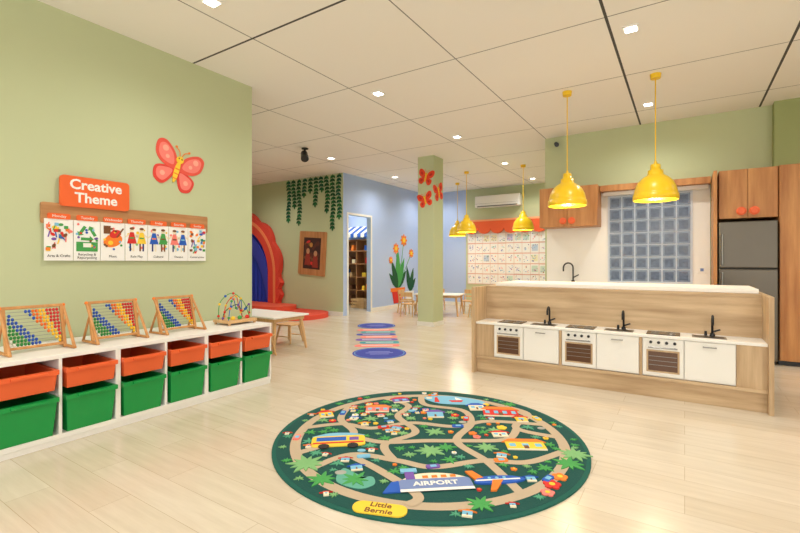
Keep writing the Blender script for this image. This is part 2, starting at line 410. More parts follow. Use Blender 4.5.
# ---------------------------------------------------------------- theme board on left wall
b=B('theme_board'); b.frame((LX,0,0),(0,1,0),(0,0,1))
b.prism(rrect(1.38,2.83,1.56,1.73,0.015),0.001,0.02,wood('board_wood',(160,108,66),(196,146,98),stretch=(1,0.08,1)))
b.prism(rrect(1.50,2.03,1.71,1.965,0.03),0.02,0.045,SIGNO)
b.text('Creative\nTheme',0.115,1.765,1.84,0.046,PWH,off=0.003)
days=['Monday','Tuesday','Wednesday','Thursday','Friday','Saturday','Sunday']
caps=['Arts & Crafts','Recycling &\nRepurposing','Music','Role Play','Cultural','Theatre','Construction']
n=7; pw=0.197
for i in range(n):
    y0=1.40+i*0.2015; cx=y0+pw/2
    b.prism(rect(y0,y0+pw,1.262,1.60),0.02,0.024+0.001*(i%2),PAPER)
    b.prism(rrect(y0+0.02,y0+pw-0.02,1.60,1.645,0.012),0.022,0.032,SIGNO)
    b.text(days[i],0.03,cx,1.622,0.033,PWH)
    b.text(caps[i],0.029,cx,1.30,0.0262,INK)
    cs=[RED,BLUE,YELL,LEAF,ORG,PURP,PINK,LBLUE,BROWN]
    hh=0.026
    if i in(0,6):
        for k in range(34):
            x=cx+random.uniform(-0.08,0.08); z=random.uniform(1.35,1.575)
            mm=random.choice(cs); b.prism(random.choice([ell(x,z,0.018,0.012,random.random()*3,10),rotp(rect(-0.004,0.004,-0.025,0.025),x,z,random.uniform(-.8,.8)),rect(x-.014,x+.014,z-.012,z+.012)]),hh,hh+0.0008+0.0001*k,mm)
    elif i==1:
        b.prism(rect(cx-.08,cx+.08,1.34,1.42),hh,hh+.001,LEAF)
        for k in range(3):
            a=k*2.094+.5; b.prism(rotp([(-.045,-.012),(.02,-.012),(.02,-.028),(.05,.0),(.02,.028),(.02,.012),(-.045,.012)],cx+.045*math.cos(a),1.49+.045*math.sin(a),a+1.57),hh,hh+.001+.0003*k,LEAF)
        b.prism(rect(cx-.03,cx+.03,1.375,1.41),hh,hh+.0018,PWH)
        for k in range(14): b.prism(ell(cx+random.uniform(-.08,.08),random.uniform(1.35,1.58),.010,n=8),hh,hh+.0024,random.choice(cs))
    elif i==2:
        b.prism(ell(cx,1.44,.08,.055,.4),hh,hh+.001,ORG); b.prism(ell(cx+.02,1.5,.05,.035,.4),hh,hh+.0014,RED); b.prism(ell(cx-.02,1.42,.02),hh,hh+.002,YELL)
        b.prism(rotp(rect(-.006,.006,0,.1),cx+.03,1.47,-.6),hh,hh+.0016,BROWN); b.prism(rect(cx-.075,cx-.02,1.50,1.57),hh,hh+.0017,BROWN)
        for k in range(12): b.prism(ell(cx+random.uniform(-.07,.07),random.uniform(1.36,1.56),.01,n=8),hh,hh+.0024,random.choice(cs))
    else:
        for k in range(10): b.prism(ell(cx+random.uniform(-.08,.08),random.uniform(1.36,1.57),random.uniform(.008,.016),n=8),hh,hh+.0005+.00002*k,random.choice([LBLUE,PINK,LLEAF,YELL,PURP]))
        for dx,c1 in((-0.042,[RED,BLUE,PINK][i%3]),(0.045,[YELL,LEAF,BLUE][i%3])):
            b.prism(ell(cx+dx,1.545,.019,n=14),hh,hh+.001,CREAM); b.prism(ell(cx+dx,1.558,.02,.012,n=12),hh,hh+.0013,BROWN)
            b.prism([(cx+dx-.016,1.525),(cx+dx-.042,1.42),(cx+dx+.042,1.42),(cx+dx+.016,1.525)],hh,hh+.0012,c1)
            b.prism(rect(cx+dx-.02,cx+dx+.02,1.465,1.478),hh,hh+.002,random.choice(cs))
            for q in(-.014,.014): b.prism(rect(cx+dx+q-.007,cx+dx+q+.007,1.35,1.42),hh,hh+.001,random.choice([CREAM,NAVY,BROWN]))
            b.prism(rotp(rect(-.006,.006,0,.055),cx+dx-.014,1.51,2.2),hh,hh+.0011,CREAM);b.prism(rotp(rect(-.006,.006,0,.055),cx+dx+.014,1.51,-2.2),hh,hh+.0011,CREAM)
b.done()

# ---------------------------------------------------------------- butterflies
WC=flat('wing_coral',(232,88,72)); WR=flat('wing_red',(226,70,58)); WO=flat('wing_orange_red',(232,70,38)); WD=flat('wing_deep',(196,40,30))
def butterfly(O,U,V,s,rot,small=False):
    b=B('butterfly_decal'); b.frame(O,U,V)
    c0,s0=math.cos(rot),math.sin(rot)
    def T(P): return [(s*(x*c0-y*s0),s*(x*s0+y*c0)) for x,y in P]
    for q in(-1,1):
        up=[(q*x,y) for x,y in crom([(0.02,0.0),(0.10,0.28),(0.34,0.46),(0.5,0.40),(0.48,0.15),(0.3,0.0)],True,6)]
        lo=[(q*x,y) for x,y in crom([(0.02,0.0),(0.25,-0.02),(0.42,-0.12),(0.38,-0.34),(0.2,-0.4),(0.07,-0.22)],True,6)]
        b.prism(T(up),0.001,0.008,WO if small else WC); b.prism(T(lo),0.001,0.0075,WO if small else WR)
        k1=.35 if small else .72
        b.prism(T([(x*k1+q*.3*(1-k1),y*k1+.22*(1-k1)) for x,y in up]),0.0075,0.0095,WD if small else PINK)
        b.prism(T([(x*k1+q*.24*(1-k1),y*k1-.18*(1-k1)) for x,y in lo]),0.007,0.0095,WD if small else PINK)
        if not small:
            for a,r,w in((0.33,0.3,.06),(0.25,0.16,.04),(0.25,-0.2,.05)): b.prism(T(ell(q*a,r,w,n=14)),0.009,0.0102,flat('spot_pink',(250,170,150)))
        b.ribbon(T(crom([(q*0.01,0.22),(q*0.05,0.36),(q*0.14,0.42)],False,5)),0.018*s,0.011,ORG)
        b.prism(T(ell(q*.14,.43,.025,n=10)),0.009,0.012,ORG)
    b.prism(T(ell(0,-0.05,0.05,0.24,n=20)),0.008,0.016,YELL); b.prism(T(ell(0,0.2,0.075,n=16)),0.008,0.018,YELL)
    for q in(-1,1): b.prism(T(ell(q*.03,.22,.014,n=8)),0.018,0.019,INK)
    for y in(-.2,-.1,0): b.prism(T(rect(-.045,.045,y-.012,y+.012)),0.016,0.017,ORG)
    return b.done()
butterfly((LX,2.50,2.185),(0,1,0),(0,0,1),0.50,-0.30)
butterfly((-4.25,7.5,2.90),(1,0,0),(0,0,1),0.34,-0.25,True)
butterfly((-4.08,7.70,2.62),(0,1,0),(0,0,1),0.38,0.3,True)
butterfly((-4.26,7.5,2.46),(1,0,0),(0,0,1),0.32,0.25,True)
# ---------------------------------------------------------------- round play rug
b=B('round_play_rug'); R=1.075
b.frame((-1.545,2.755,0),(C,S,0),(-S,C,0))
def X(P,k=R): return [(x*k,y*k) for x,y in P]
b.prism(ell(0,0,R,n=96),0.0,0.010,TEAL2)
b.prism(ell(0,0,R*0.975,n=96),0.010,0.0112,TEAL)
h=0.0116
b.ribbon(ell(0,0,R*0.86,n=96),0.07,h,ROAD,True)
roads=[[(-.86,.12),(-.6,.2),(-.38,.12),(-.1,.22),(.2,.15),(.45,.25),(.85,.18)],
[(-.7,-.5),(-.48,-.3),(-.2,-.38),(0,-.46),(.3,-.38),(.55,-.4),(.82,-.25)],
[(-.33,.8),(-.12,.6),(-.2,.35),(-.08,.05),(-.28,-.15),(-.22,-.38)],
[(.0,.86),(.02,.62),(.3,.48),(.32,.2),(.18,-.1),(.32,-.4),(.42,-.75)],
[(-.58,.63),(-.62,.3),(-.5,0),(-.8,-.28)],
[(.5,.7),(.78,.42),(.62,.12),(.86,-.05)],
[(-.5,-.02),(-.3,-.12),(-.02,-.1),(.2,-.1),(.5,-.08),(.62,.1)],
[(-.15,-.85),(-.1,-.76),(-.3,-.5),(-.5,-.3)]]
RP=[]
for i,r in enumerate(roads):
    cr_=crom(r,False,10); RP+=cr_; b.ribbon(X(cr_),0.058,h+0.0003*(i+1),ROAD)
h=0.0145
b.prism(X(crom([(.02,.80),(.12,.66),(.3,.62),(.48,.62),(.5,.7),(.36,.80),(.18,.85)],True,6)),0.0115,h,LBLUE)
b.prism(X(crom([(-.5,-.48),(-.4,-.56),(-.33,-.58),(-.32,-.66),(-.4,-.70),(-.52,-.62)],True,6)),0.0115,h,flat('pond',(96,170,150)))
OCC=[]
def plant(cx,cy,s,n=7,m=LLEAF,a0=None,sp=math.pi*2):
    OCC.append((cx,cy,s))
    a0=random.random() if a0 is None else a0
    for i in range(n):
        a=a0+sp*i/n; s2=s*(1 if i%2 else .8)
        b.prism(leafp(cx*R,cy*R,s2*R,s2*R*0.3,a),0.0115,h+0.0004*i,m)
for cx,cy,s,n,m in((-.72,-.42,.12,11,LLEAF),(-.60,-.6,.09,9,LEAF),(.86,-.30,.10,11,LLEAF),(.78,-.42,.10,9,LEAF),(0,-.25,.10,10,LLEAF),(.10,-.2,.07,8,LEAF),(-.42,-.6,.09,9,LEAF),(-.4,.3,.07,7,LLEAF),(.46,.08,.06,7,LLEAF),(.05,.05,.08,8,LLEAF),(.7,.62,.07,7,LEAF),(.35,-.2,.08,9,LLEAF),(.2,-.84,.08,9,LEAF)):
    plant(cx,cy,s,n,m)
def flower(cx,cy,s,m,mc=YELL):
    OCC.append((cx,cy,s*1.2))
    for i in range(5):
        a=i*1.2566; b.prism(ell((cx+s*.6*math.cos(a))*R,(cy+s*.6*math.sin(a))*R,s*.45*R,n=12),0.0115,h+0.0035+0.0002*i,m)
    b.prism(ell(cx*R,cy*R,s*.35*R,n=12),h,h+0.006,mc)
for cx,cy,s,m in((.60,-.66,.045,RED),(.67,-.58,.04,ORG),(.55,-.74,.035,PINK),(.52,.12,.035,YELL)): flower(cx,cy,s,m)
def bld(cx,cy,w,hh,m,mr,win=3,rot=0.0):
    OCC.append((cx,cy,max(w,hh)*.6))
    Q=lambda P:X(rotp(P,cx,cy,rot))
    b.prism(Q(rect(-w/2,w/2,-hh/2,hh/2)),0.0115,h+.004,m)
    b.prism(Q([(-w/2-.02,hh/2),(w/2+.02,hh/2),(w/2-.03,hh/2+hh*.5),(-w/2+.03,hh/2+hh*.5)]),0.0115,h+.0045,mr)
    for i in range(win):
        x=-w/2+w*(i+.5)/win; b.prism(Q(rect(x-w/win*.25,x+w/win*.25,-hh*.2,hh*.25)),h+.004,h+.0052,LBLUE)
    b.prism(Q(rect(-w*.06,w*.06,-hh/2,-hh*.05)),h+.004,h+.0056,BROWN)
    b.prism(Q(rect(-w/2,w/2,-hh/2-.012,-hh/2)),.0115,h+.0045,CREAM)
bld(-.36,.50,.18,.10,PINK,ORG); bld(-.18,.72,.13,.08,PURP,RED,2,.2); bld(.58,.42,.26,.13,RED,ORG,4,-.1); bld(.42,.54,.12,.10,CREAM,BLUE,2)
bld(-.74,.38,.10,.09,YELL,RED,2,.3); bld(.60,-.18,.24,.10,YELL,ORG,3,-.05); bld(.08,.38,.12,.10,LBLUE,PURP,2); bld(.70,.28,.08,.08,YELL,RED,1); bld(.48,.0,.1,.06,CREAM,RED,2)
Q=lambda P:X(rotp(P,-.58,-.11,.12)); OCC.append((-.58,-.11,.17))
b.prism(Q(rrect(-.17,.17,-.08,.08,.03)),.0115,h+.004,YELL); b.prism(Q(rect(-.14,.05,.0,.06)),h+.004,h+.005,BLUE); b.prism(Q(rect(.07,.13,.0,.05)),h+.004,h+.005,PURP); b.prism(Q(rect(-.16,.16,-.04,-.02)),h+.004,h+.005,RED)
b.prism(Q(crom([(-.17,.08),(-.06,.13),(.08,.12),(.17,.08)],False,4)),.0115,h+.0042,LBLUE)
for x in(-.09,.09): b.prism(Q(ell(x,-.08,.035,n=14)),h+.004,h+.006,INK)
Q=lambda P:X(rotp(P,.0,-.65,.10)); OCC.append((.0,-.63,.24))
b.prism(Q(rrect(-.19,.19,-.06,.05,.025)),.0115,h+.004,GREYB); b.prism(Q(rect(-.19,.19,-.075,-.05)),h+.004,h+.005,PWH); b.prism(Q([(-.28,-.07),(-.19,-.07),(-.19,.04),(-.23,.03)]),.0115,h+.0045,BLUE)
b.prism(Q(crom([(-.17,.05),(-.1,.10),(0,.11),(.1,.09),(.17,.05)],False,4)),.0115,h+.0042,CREAM); b.prism(Q(rect(-.15,-.10,.05,.15)),.0115,h+.005,PURP); b.prism(Q(rect(-.17,-.08,.13,.17)),.0115,h+.006,LBLUE)
for k in range(4): b.prism(Q(rect(-.06+k*.05,-.03+k*.05,.055,.08)),h+.004,h+.006,ORG)
b.text('AIRPORT',.058*R,.0*R,-.65*R-.003,h+.0055,PWH,off=.002,rot=.10)
Q=lambda P:X(rotp(P,.33,-.62,.1)); OCC.append((.33,-.62,.15))
b.prism(Q(crom([(-.13,-.01),(-.07,.04),(.07,.04),(.15,.0),(.07,-.03),(-.07,-.03)],True,5)),.0115,h+.006,BLUE)
b.prism(Q(rect(-.12,.12,-.004,.008)),h+.006,h+.0072,PWH)
b.prism(Q([(-.03,.0),(.03,.0),(-.04,-.1),(-.07,-.1)]),.0115,h+.0078,ORG); b.prism(Q([(-.12,.02),(-.07,.03),(-.11,.11),(-.15,.11)]),.0115,h+.007,ORG)
for x in(-.04,.0,.04): b.prism(Q(ell(x,.022,.01,n=8)),h+.006,h+.0075,LBLUE)
b.prism(X([(.22,.72),(.34,.72),(.32,.68),(.24,.68)]),h,h+.002,RED); b.prism(X([(.28,.73),(.28,.80),(.33,.74)]),h,h+.002,PWH)
b.prism(X([(.10,.68),(.14,.68),(.13,.80),(.11,.80)]),h,h+.003,RED); OCC.append((.28,.72,.24))
for cx,cy,a,m in((-.3,.13,.1,RED),(.22,.15,.0,BLUE),(.4,-.38,.1,ORG),(-.62,.42,1.5,BLUE),(.82,.3,1.9,YELL),(0,-.46,.2,PURP),(.3,.3,1.4,RED),(-.4,-.33,.2,LBLUE),(.1,.86,0,ORG),(-.86,-.05,1.5,PINK),(.6,-.6,.8,BLUE)):
    b.prism(X(rotp(rrect(-.04,.04,-.02,.02,.012),cx,cy,a)),.0115,h+.005,m); b.prism(X(rotp(rect(-.015,.02,-.013,.013),cx,cy,a)),h+.005,h+.006,LBLUE)
random.seed(21)
cnt=0
for tr in range(6000):
    if cnt>150: break
    a=random.random()*6.283; rr=math.sqrt(random.random())*.96; x,y=rr*math.cos(a),rr*math.sin(a)
    s=random.uniform(.02,.050)
    if abs(rr-.86)<.035+s*.7: continue
    if rr+s>.97: continue
    if y<-.7 and -.5<x<-.1: continue
    if any((x-p[0])**2+(y-p[1])**2<(.028+s*.7)**2 for p in RP): continue
    if any((x-o_[0])**2+(y-o_[1])**2<(o_[2]*.85+s*.7)**2 for o_ in OCC): continue
    k=random.random(); cnt+=1
    if k<.6: plant(x,y,s*1.15,random.choice([6,7,8]),random.choice([LLEAF,LEAF,LEAF,flat('mint_leaf',(80,160,126))]))
    elif k<.74: flower(x,y,s*.65,random.choice([RED,ORG,PINK,YELL,PWH]),random.choice([YELL,ORG]))
    elif k<.9: bld(x,y,s*1.3,s*.9,random.choice([CREAM,PINK,LBLUE,YELL]),random.choice([RED,ORG,BLUE]),1,random.uniform(-.3,.3))
    else:
        OCC.append((x,y,s)); b.prism(ell(x*R,y*R,s*R*.8,s*R*.6,n=14),.0115,h+.001,random.choice([LBLUE,flat('stone',(170,170,160)),CREAM]))
b.prism(rotp(rrect(-.14,.14,-.052,.052,.048),-.28*R,-.885*R,-.22),.0115,h+.004,YELL)
b.text('Little\nBernie',.055,-.28*R,-.885*R,h+.0045,BROWN,off=.001,rot=-.22)
b.done()

# hopscotch decal mat on floor
b=B('hopscotch_floor_mat'); IND=flat('indigo',(56,68,166)); TL=flat('teal',(50,150,160))
p1=Vector((-3.52,4.92)); p2=Vector((-5.08,7.0)); dv=(p2-p1); LL=dv.length; dv.normalize(); rv=Vector((dv.y,-dv.x))
b.frame((p1.x,p1.y,0),(rv.x,rv.y,0),(dv.x,dv.y,0))
for yy in(0,LL):
    b.prism(ell(0,yy,.37,.37,n=40),0,.003,IND); b.ribbon(ell(0,yy,.34,.34,n=40),.008,.0034,LBLUE,True)
for yy in(0,LL):
    for dx,dy,wd in((0,.08,.15),(0,.0,.19),(0,-.08,.13)): b.prism(rrect(dx-wd,dx+wd,yy+dy-.013,yy+dy+.013,.012),0.003,.0036,flat('lilac',(150,156,220)))
cs=[PINK,TL,PURP,PINK,IND,TL,PINK,PURP]
nn=7
for i in range(nn):
    y=.54+i*(LL-1.08)/(nn-1); w=.34-.03*(i%2); dx=.02*(1 if i%2 else -1)
    b.prism(rrect(dx-w,dx+w,y-.088,y+.088,.08),0,.003,cs[i])
    b.prism(rrect(dx-w*.7,dx+w*.7,y-.014,y+.014,.012),0.003,.0036,PWH)
b.done()

# ---------------------------------------------------------------- kitchen island with kids' units
b=B('play_kitchen_island')
x0,x1=-2.03,0.61; yf=4.63; yb=5.0; ye=5.62; zt=0.965
b.box(x0,x0+.035,yf,ye,0,zt,OAK,.003); b.box(x1-.035,x1,yf,ye,0,zt,OAK,.003)
b.box(x0+.0355,x1-.0355,yb,yb+.03,0.05,zt-.031,OAKH)
b.box(x0+.0355,x1-.0355,ye-.03,ye,0.05,zt-.031,OAKH)
b.box(x0+.0355,x1-.0355,yf+.07,yf+.10,.0,.165,OAKH)
b.box(x0+.0355,x1-.0355,yf+.04,yb,.165,.19,OAKH,.002)
b.box(x0+.0355,x1-.0355,yf+.045,yb-.001,.55,.575,WHITE,.003)
b.box(x0+.0355,x1-.0355,yb-.004,ye,zt-.03,zt-.001,OAKH)
b.box(x0+.12,x1-.05,yb+.07,ye+.16,zt,zt+.04,WHITE,.004)
ux0=-1.80; uw=0.727
b.box(x0+.0355,ux0,yf+.055,yb-.001,.19,.55,OAK); b.box(ux0+3*uw,x1-.0355,yf+.055,yb-.001,.19,.55,OAK)
fy=yf+.06
for u in range(3):
    a=ux0+u*uw+.012; e=ux0+(u+1)*uw-.012
    b.box(a,e,fy+.021,yb-.001,.191,.549,WHITE)
    b.box(a-.012,a,fy,yb-.001,.19,.55,OAK); b.box(e,e+.012,fy,yb-.001,.19,.55,OAK)
    m1=a+.33
    b.box(a+.004,m1-.003,fy,fy+.02,.20,.545,WHITE,.004)
    b.box(a+.035,m1-.034,fy-.004,fy,.235,.44,OAK,.001)
    b.box(a+.05,m1-.049,fy-.006,fy-.003,.25,.425,mat('oven_glass',(96,66,48),.15))
    for q in(.30,.34,.38): b.box(a+.055,m1-.054,fy-.0075,fy-.006,q,q+.004,STEEL)
    b.cyl((a+.05,fy-.03,.465),(m1-.05,fy-.03,.465),.006,.006,STEEL,8)
    for q in(a+.07,m1-.07): b.cyl((q,fy-.03,.465),(q,fy,.465),.005,.005,STEEL,8)
    for q in range(4): b.cyl((a+.07+q*.063,fy-.014,.51),(a+.07+q*.063,fy,.51),.013,.013,BLACK,12)
    b.box(m1+.003,e-.004,fy,fy+.02,.20,.545,WHITE,.004)
    cx=(m1+e)/2; b.cyl((cx-.05,fy-.025,.505),(cx+.05,fy-.025,.505),.005,.005,STEEL,8)
    for q in(-.045,.045): b.cyl((cx+q,fy-.025,.505),(cx+q,fy,.505),.004,.004,STEEL,8)
    b.box(a+.03,m1-.03,fy+.03,yb-.06,.575,.581,DGREY,.002)
    for hx in(a+.1,m1-.1):
        for hy in(fy+.09,yb-.12): 
            b.lathe([(.03,.0),(.03,.0015),(.036,.0015),(.036,0)],(hx,hy,.581),STEEL,20)
    bx0,bx1,by0,by1=m1+.06,e-.06,fy+.05,yb-.11
    b.box(bx0,bx1,by0,by1,.575,.579,STEEL,.0015); b.box(bx0+.015,bx1-.015,by0+.015,by1-.015,.579,.5795,mat('basin_steel',(70,70,70),.3,.8))
    fxc=(m1+e)/2+.03; fyc=yb-.07
    b.cyl((fxc,fyc,.575),(fxc,fyc,.60),.022,.018,BLACK,14)
    pts=[(fxc,fyc,.59),(fxc,fyc,.71)]+[(fxc,fyc-.045+.045*math.cos(t),.71+.05*math.sin(t)) for t in [math.pi*k/8 for k in range(1,9)]]+[(fxc,fyc-.09,.68)]
    b.tube(pts,.010,BLACK,10)
    b.cyl((fxc,fyc,.61),(fxc+.06,fyc,.635),.009,.007,BLACK,8)
    b.cyl((fxc-.05,fyc,.575),(fxc-.05,fyc,.615),.012,.010,BLACK,8)
b.done()

# ---------------------------------------------------------------- kitchen wall
simplebox('backsplash',KX+.03,.30,KY-.012,KY-.0005,.916,2.40,TILE)
b=B('kitchen_counter')
b.box(KX+.03,.30,6.98,KY-.012,0.08,.875,WALN); b.box(KX+.03,.30,7.02,KY-.012,0,.08,BLACK); b.box(KX+.03,.30,6.95,KY-.002,.875,.915,WHITE,.004)
for i in range(4):
    a=KX+.03+i*(.3-KX-.03)/4; e=a+(.3-KX-.03)/4; b.box(a+.005,e-.005,6.965,6.98,.1,.86,WALN,.003)
b.box(-1.75,-1.25,7.05,7.4,.915,.918,STEEL)
DST=mat('dark_steel',(70,68,64),.3,.8)
b.cyl((-1.5,7.42,.915),(-1.5,7.42,.96),.03,.025,DST,14)
pts=[(-1.5,7.42,.915),(-1.5,7.42,1.16)]+[(-1.5-.07+.07*math.cos(t),7.42-.02*(1-math.cos(t)),1.16+.075*math.sin(t)) for t in [math.pi*k/8 for k in range(1,9)]]+[(-1.64,7.38,1.10)]
b.tube(pts,.012,DST,10); b.cyl((-1.5,7.42,1.0),(-1.41,7.40,1.05),.01,.008,DST,8); b.done()
GB=mat('glass_block',(128,140,156),0.12,emit=0.08,ec=(150,175,205),var=0.45,scale=14,bump=0.8)  # weak emission on block and core stands in for daylight coming through
GBc=mat('glass_block_core',(86,98,116),0.1,emit=0.06,ec=(130,160,200),var=0.6,scale=22,bump=0.9)
b=B('window_glass_block')
wx0,wx1,wz0,wz1=-.985,.075,.955,2.25; nx,nz=6,7
b.box(wx0-.02,wx1+.02,KY-.03,KY-.0125,wz0-.02,wz1+.02,mat('grout_white',(214,222,232),.6))
cw=(wx1-wx0)/nx; ch=(wz1-wz0)/nz
for i in range(nx):
    for j in range(nz):
        a=wx0+i*cw; z=wz0+j*ch
        b.box(a+.008,a+cw-.008,KY-.045,KY-.03,z+.008,z+ch-.008,GB,.006)
        b.box(a+.032,a+cw-.032,KY-.049,KY-.043,z+.032,z+ch-.032,GBc,.004)
b.done()
b=B('window_trim_shade')
b.box(-1.09,.30,KY-.20,KY-.0125,2.33,2.42,WALN,.003); b.box(-1.06,.28,KY-.10,KY-.05,2.27,2.33,WHITE,.01); b.done()
def cabinet(name,x0,x1,z0,z1,y0,nd):
    b=B(name); b.box(x0,x1,y0+.02,KY-.0125,z0,z1,WALN,.002)
    w=(x1-x0)/nd
    for i in range(nd): b.box(x0+i*w+.003,x0+(i+1)*w-.003,y0,y0+.02,z0+.003,z1-.003,WALN,.003)
    cx=(x0+x1)/2
    for q in(-.065,.065):
        b.cyl((cx+q,y0-.022,z0+.09),(cx+q,y0,z0+.09),.052,.052,ORANGE,24)
        b.cyl((cx+q,y0-.028,z0+.09),(cx+q,y0-.022,z0+.09),.035,.045,ORANGE,24)
    return b.done()
cabinet('wall_cabinet',-1.99+.03,-1.10,1.80,2.42,7.15,2)
cabinet('wall_cabinet',.37,.955,1.80,2.42,6.98,2)
simplebox('fridge_side_panel',.31,.35,6.92,KY-.013,0,2.42,WALN,.003)
b=B('tall_cabinet'); b.box(.96,2.2,6.95,KY-.17,.06,2.42,WALN,.003); b.box(.96,2.2,7.0,KY-.17,0,.06,BLACK)
for i in range(2): b.box(.965+i*.615,1.575+i*.615,6.93,6.95,.065,2.415,WALN,.003)
b.done()
b=B('refrigerator')
b.box(.365,.945,6.96,KY-.02,.03,1.76,mat('fridge_side',(70,68,66),.5,.4),.008)
b.box(.367,.943,6.90,6.955,.05,1.16,FRIDGE,.012); b.box(.367,.943,6.90,6.955,1.175,1.755,FRIDGE,.012)
b.cyl((.40,6.87,1.22),(.40,6.87,1.6),.011,.011,STEEL,10); b.cyl((.40,6.87,.7),(.40,6.87,1.12),.011,.011,STEEL,10)
for z in(1.25,1.57,.73,1.09): b.cyl((.40,6.87,z),(.40,6.905,z),.008,.008,STEEL,8)
b.box(.38,.93,6.98,7.3,0,.03,BLACK); b.done()
b=B('wall_outlet'); b.box(.16,.25,KY-.022,KY-.0125,1.10,1.18,WHITE,.003); b.box(.185,.225,KY-.025,KY-.021,1.12,1.16,GREYB); b.done()
b=B('security_camera'); b.cyl((-1.78,7.539,3.2),(-1.78,7.48,3.2),.035,.03,BLACK,14); b.cyl((-1.78,7.5,3.2),(-1.74,7.42,3.17),.012,.012,BLACK,8); b.cyl((-1.76,7.46,3.17),(-1.72,7.28,3.13),.035,.035,BLACK,16); b.done()
b=B('ceiling_spotlight'); b.cyl((0,0,-.02),(0,0,0),.06,.06,BLACK,18); b.cyl((0,0,-.1),(0,0,-.02),.015,.015,BLACK,8); b.cyl((-.02,.0,-.09),(.08,-.08,-.22),.06,.07,BLACK,18); b.ball((0,0,-.1),.05,BLACK); b.done(loc=(-5.8,5.78,H))

# ---------------------------------------------------------------- far wall
b=B('air_conditioner'); b.box(-4.93,-3.65,FY-.24,FY-.001,2.76,3.08,WHITE,.03); b.box(-4.85,-3.73,FY-.245,FY-.2,2.775,2.80,mat('vent_dark',(80,80,80),.5)); b.box(-4.92,-3.66,FY-.243,FY-.238,2.86,2.864,mat('vent_dark',(80,80,80),.5)); b.done()
b=B('art_display_board'); b.frame((0,FY-.001,0),(1,0,0),(0,0,1))
bx0,bx1=-5.24,-2.3
b.prism(rect(bx0,bx1,.62,2.12),0,.02,flat('board_rose',(226,200,188)))
nx=13; arts=[flat('art_sky',(196,212,230)),flat('art_pink',(240,214,216)),flat('art_yellow',(240,234,200)),flat('art_mint',(208,226,212)),flat('art_lilac',(206,200,232))]
for i in range(nx):
    for j in range(5):
        x=bx0+.015+i*(bx1-bx0-.02)/nx+random.uniform(0,.008); z=.645+j*.285+random.uniform(-.006,.006)
        b.prism(rect(x,x+.21,z,z+.262),.02,.024,PAPER)
        if random.random()<.3: b.prism(rect(x+.025,x+.185,z+.05,z+.22),.024,.0245,random.choice(arts))
        for k in range(8):
            px=x+.03+random.random()*.15; pz=z+.05+random.random()*.17
            mm=random.choice([BLUE,LEAF,ORG,PINK,PURP,LBLUE,PURP,LBLUE,BROWN,GREYB]); 
            if k<5:
                b.prism(ell(px,pz,random.uniform(.008,.02),random.uniform(.006,.016),random.random()*3,8),.024,.0255+.0004*k,mm)
            else:
                q=random.uniform(-1.5,1.5); b.prism(rotp(rect(-.003,.003,-.03,.03),px,pz,q),.024,.0255+.0004*k,mm)
for j in range(4): b.prism(rect(bx0,bx1,.91+j*.285,.92+j*.285),.02,.027,flat('rail_red',(228,140,120)))
ns=8; w=(bx1-bx0+.1)/ns
low=[]
for i in range(ns):
    for k in range(9):
        t=math.pi*k/8; low.append((bx0-.05+i*w+w/2-w/2*math.cos(t),2.20-.16*math.sin(t)))
b.prism([(bx0-.05,2.44)]+low+[(bx1+.05,2.44)],.03,.09,flat('awning_orange',(238,100,54)))
b.prism(rect(bx0-.05,bx1+.05,2.39,2.44),.09,.10,flat('awning_stripe',(250,170,120)))
b.done()

# ---------------------------------------------------------------- kids tables & chairs
def table(loc,L,Wd,rz=0,hh=.50):
    b=B('kids_table'); b.box(-L/2,L/2,-Wd/2,Wd/2,hh-.025,hh,WHITE,.008); b.box(-L/2+.05,L/2-.05,-Wd/2+.05,Wd/2-.05,hh-.075,hh-.025,PINE)
    for sx in(-1,1):
        for sy in(-1,1): b.cyl((sx*(L/2-.03),sy*(Wd/2-.03),0),(sx*(L/2-.09),sy*(Wd/2-.09),hh-.03),.018,.028,PINE,12)
    return b.done(loc=loc,rz=rz)
def stool(loc,rz=0):
    b=B('kids_stool'); b.box(-.15,.15,-.15,.15,.265,.29,PINE,.01)
    for sx in(-1,1):
        for sy in(-1,1): b.cyl((sx*.15,sy*.15,0),(sx*.10,sy*.10,.27),.012,.017,PINE,10)
    b.cyl((-.13,-.13,.1),(.13,-.13,.1),.008,.008,PINE,8); b.cyl((-.13,.13,.1),(.13,.13,.1),.008,.008,PINE,8)
    return b.done(loc=loc,rz=rz)
def chair():
    b=B('kids_chair'); b.box(-.15,.15,-.15,.15,.275,.30,PINE,.01)
    for sx in(-1,1):
        b.cyl((sx*.15,-.16,0),(sx*.12,-.12,.28),.012,.017,PINE,10)
        b.cyl((sx*.15,.18,0),(sx*.135,.135,.29),.012,.017,PINE,10); b.cyl((sx*.135,.135,.29),(sx*.13,.17,.56),.015,.012,PINE,10)
    b.box(-.145,.145,.155,.178,.46,.56,PINE,.008); b.box(-.135,.135,.145,.162,.38,.41,PINE,.005)
    return b
t1=table((-5.22,4.36,0),1.2,.66)
st=stool((-4.70,3.86,0),.25); inst(st,(-5.2,4.85,0),.1)
t2=table((-4.9,9.3,0),1.1,.65,.2); inst(t2,(-3.2,9.2,0),.0); inst(t2,(-4.0,10.7,0),.0)
ch=chair().done(loc=(-5.35,8.65,0),rz=math.pi+.2)
for x,y,r in((-4.75,8.72,math.pi),(-3.55,8.6,math.pi+.2),(-2.95,8.6,math.pi),(-5.3,9.95,.2),(-4.5,10.05,.1),(-3.3,9.85,0),(-5.75,9.2,1.6),(-3.95,9.3,-1.4),(-4.4,11.3,0),(-3.6,11.3,0)):
    inst(ch,(x,y,0),r)

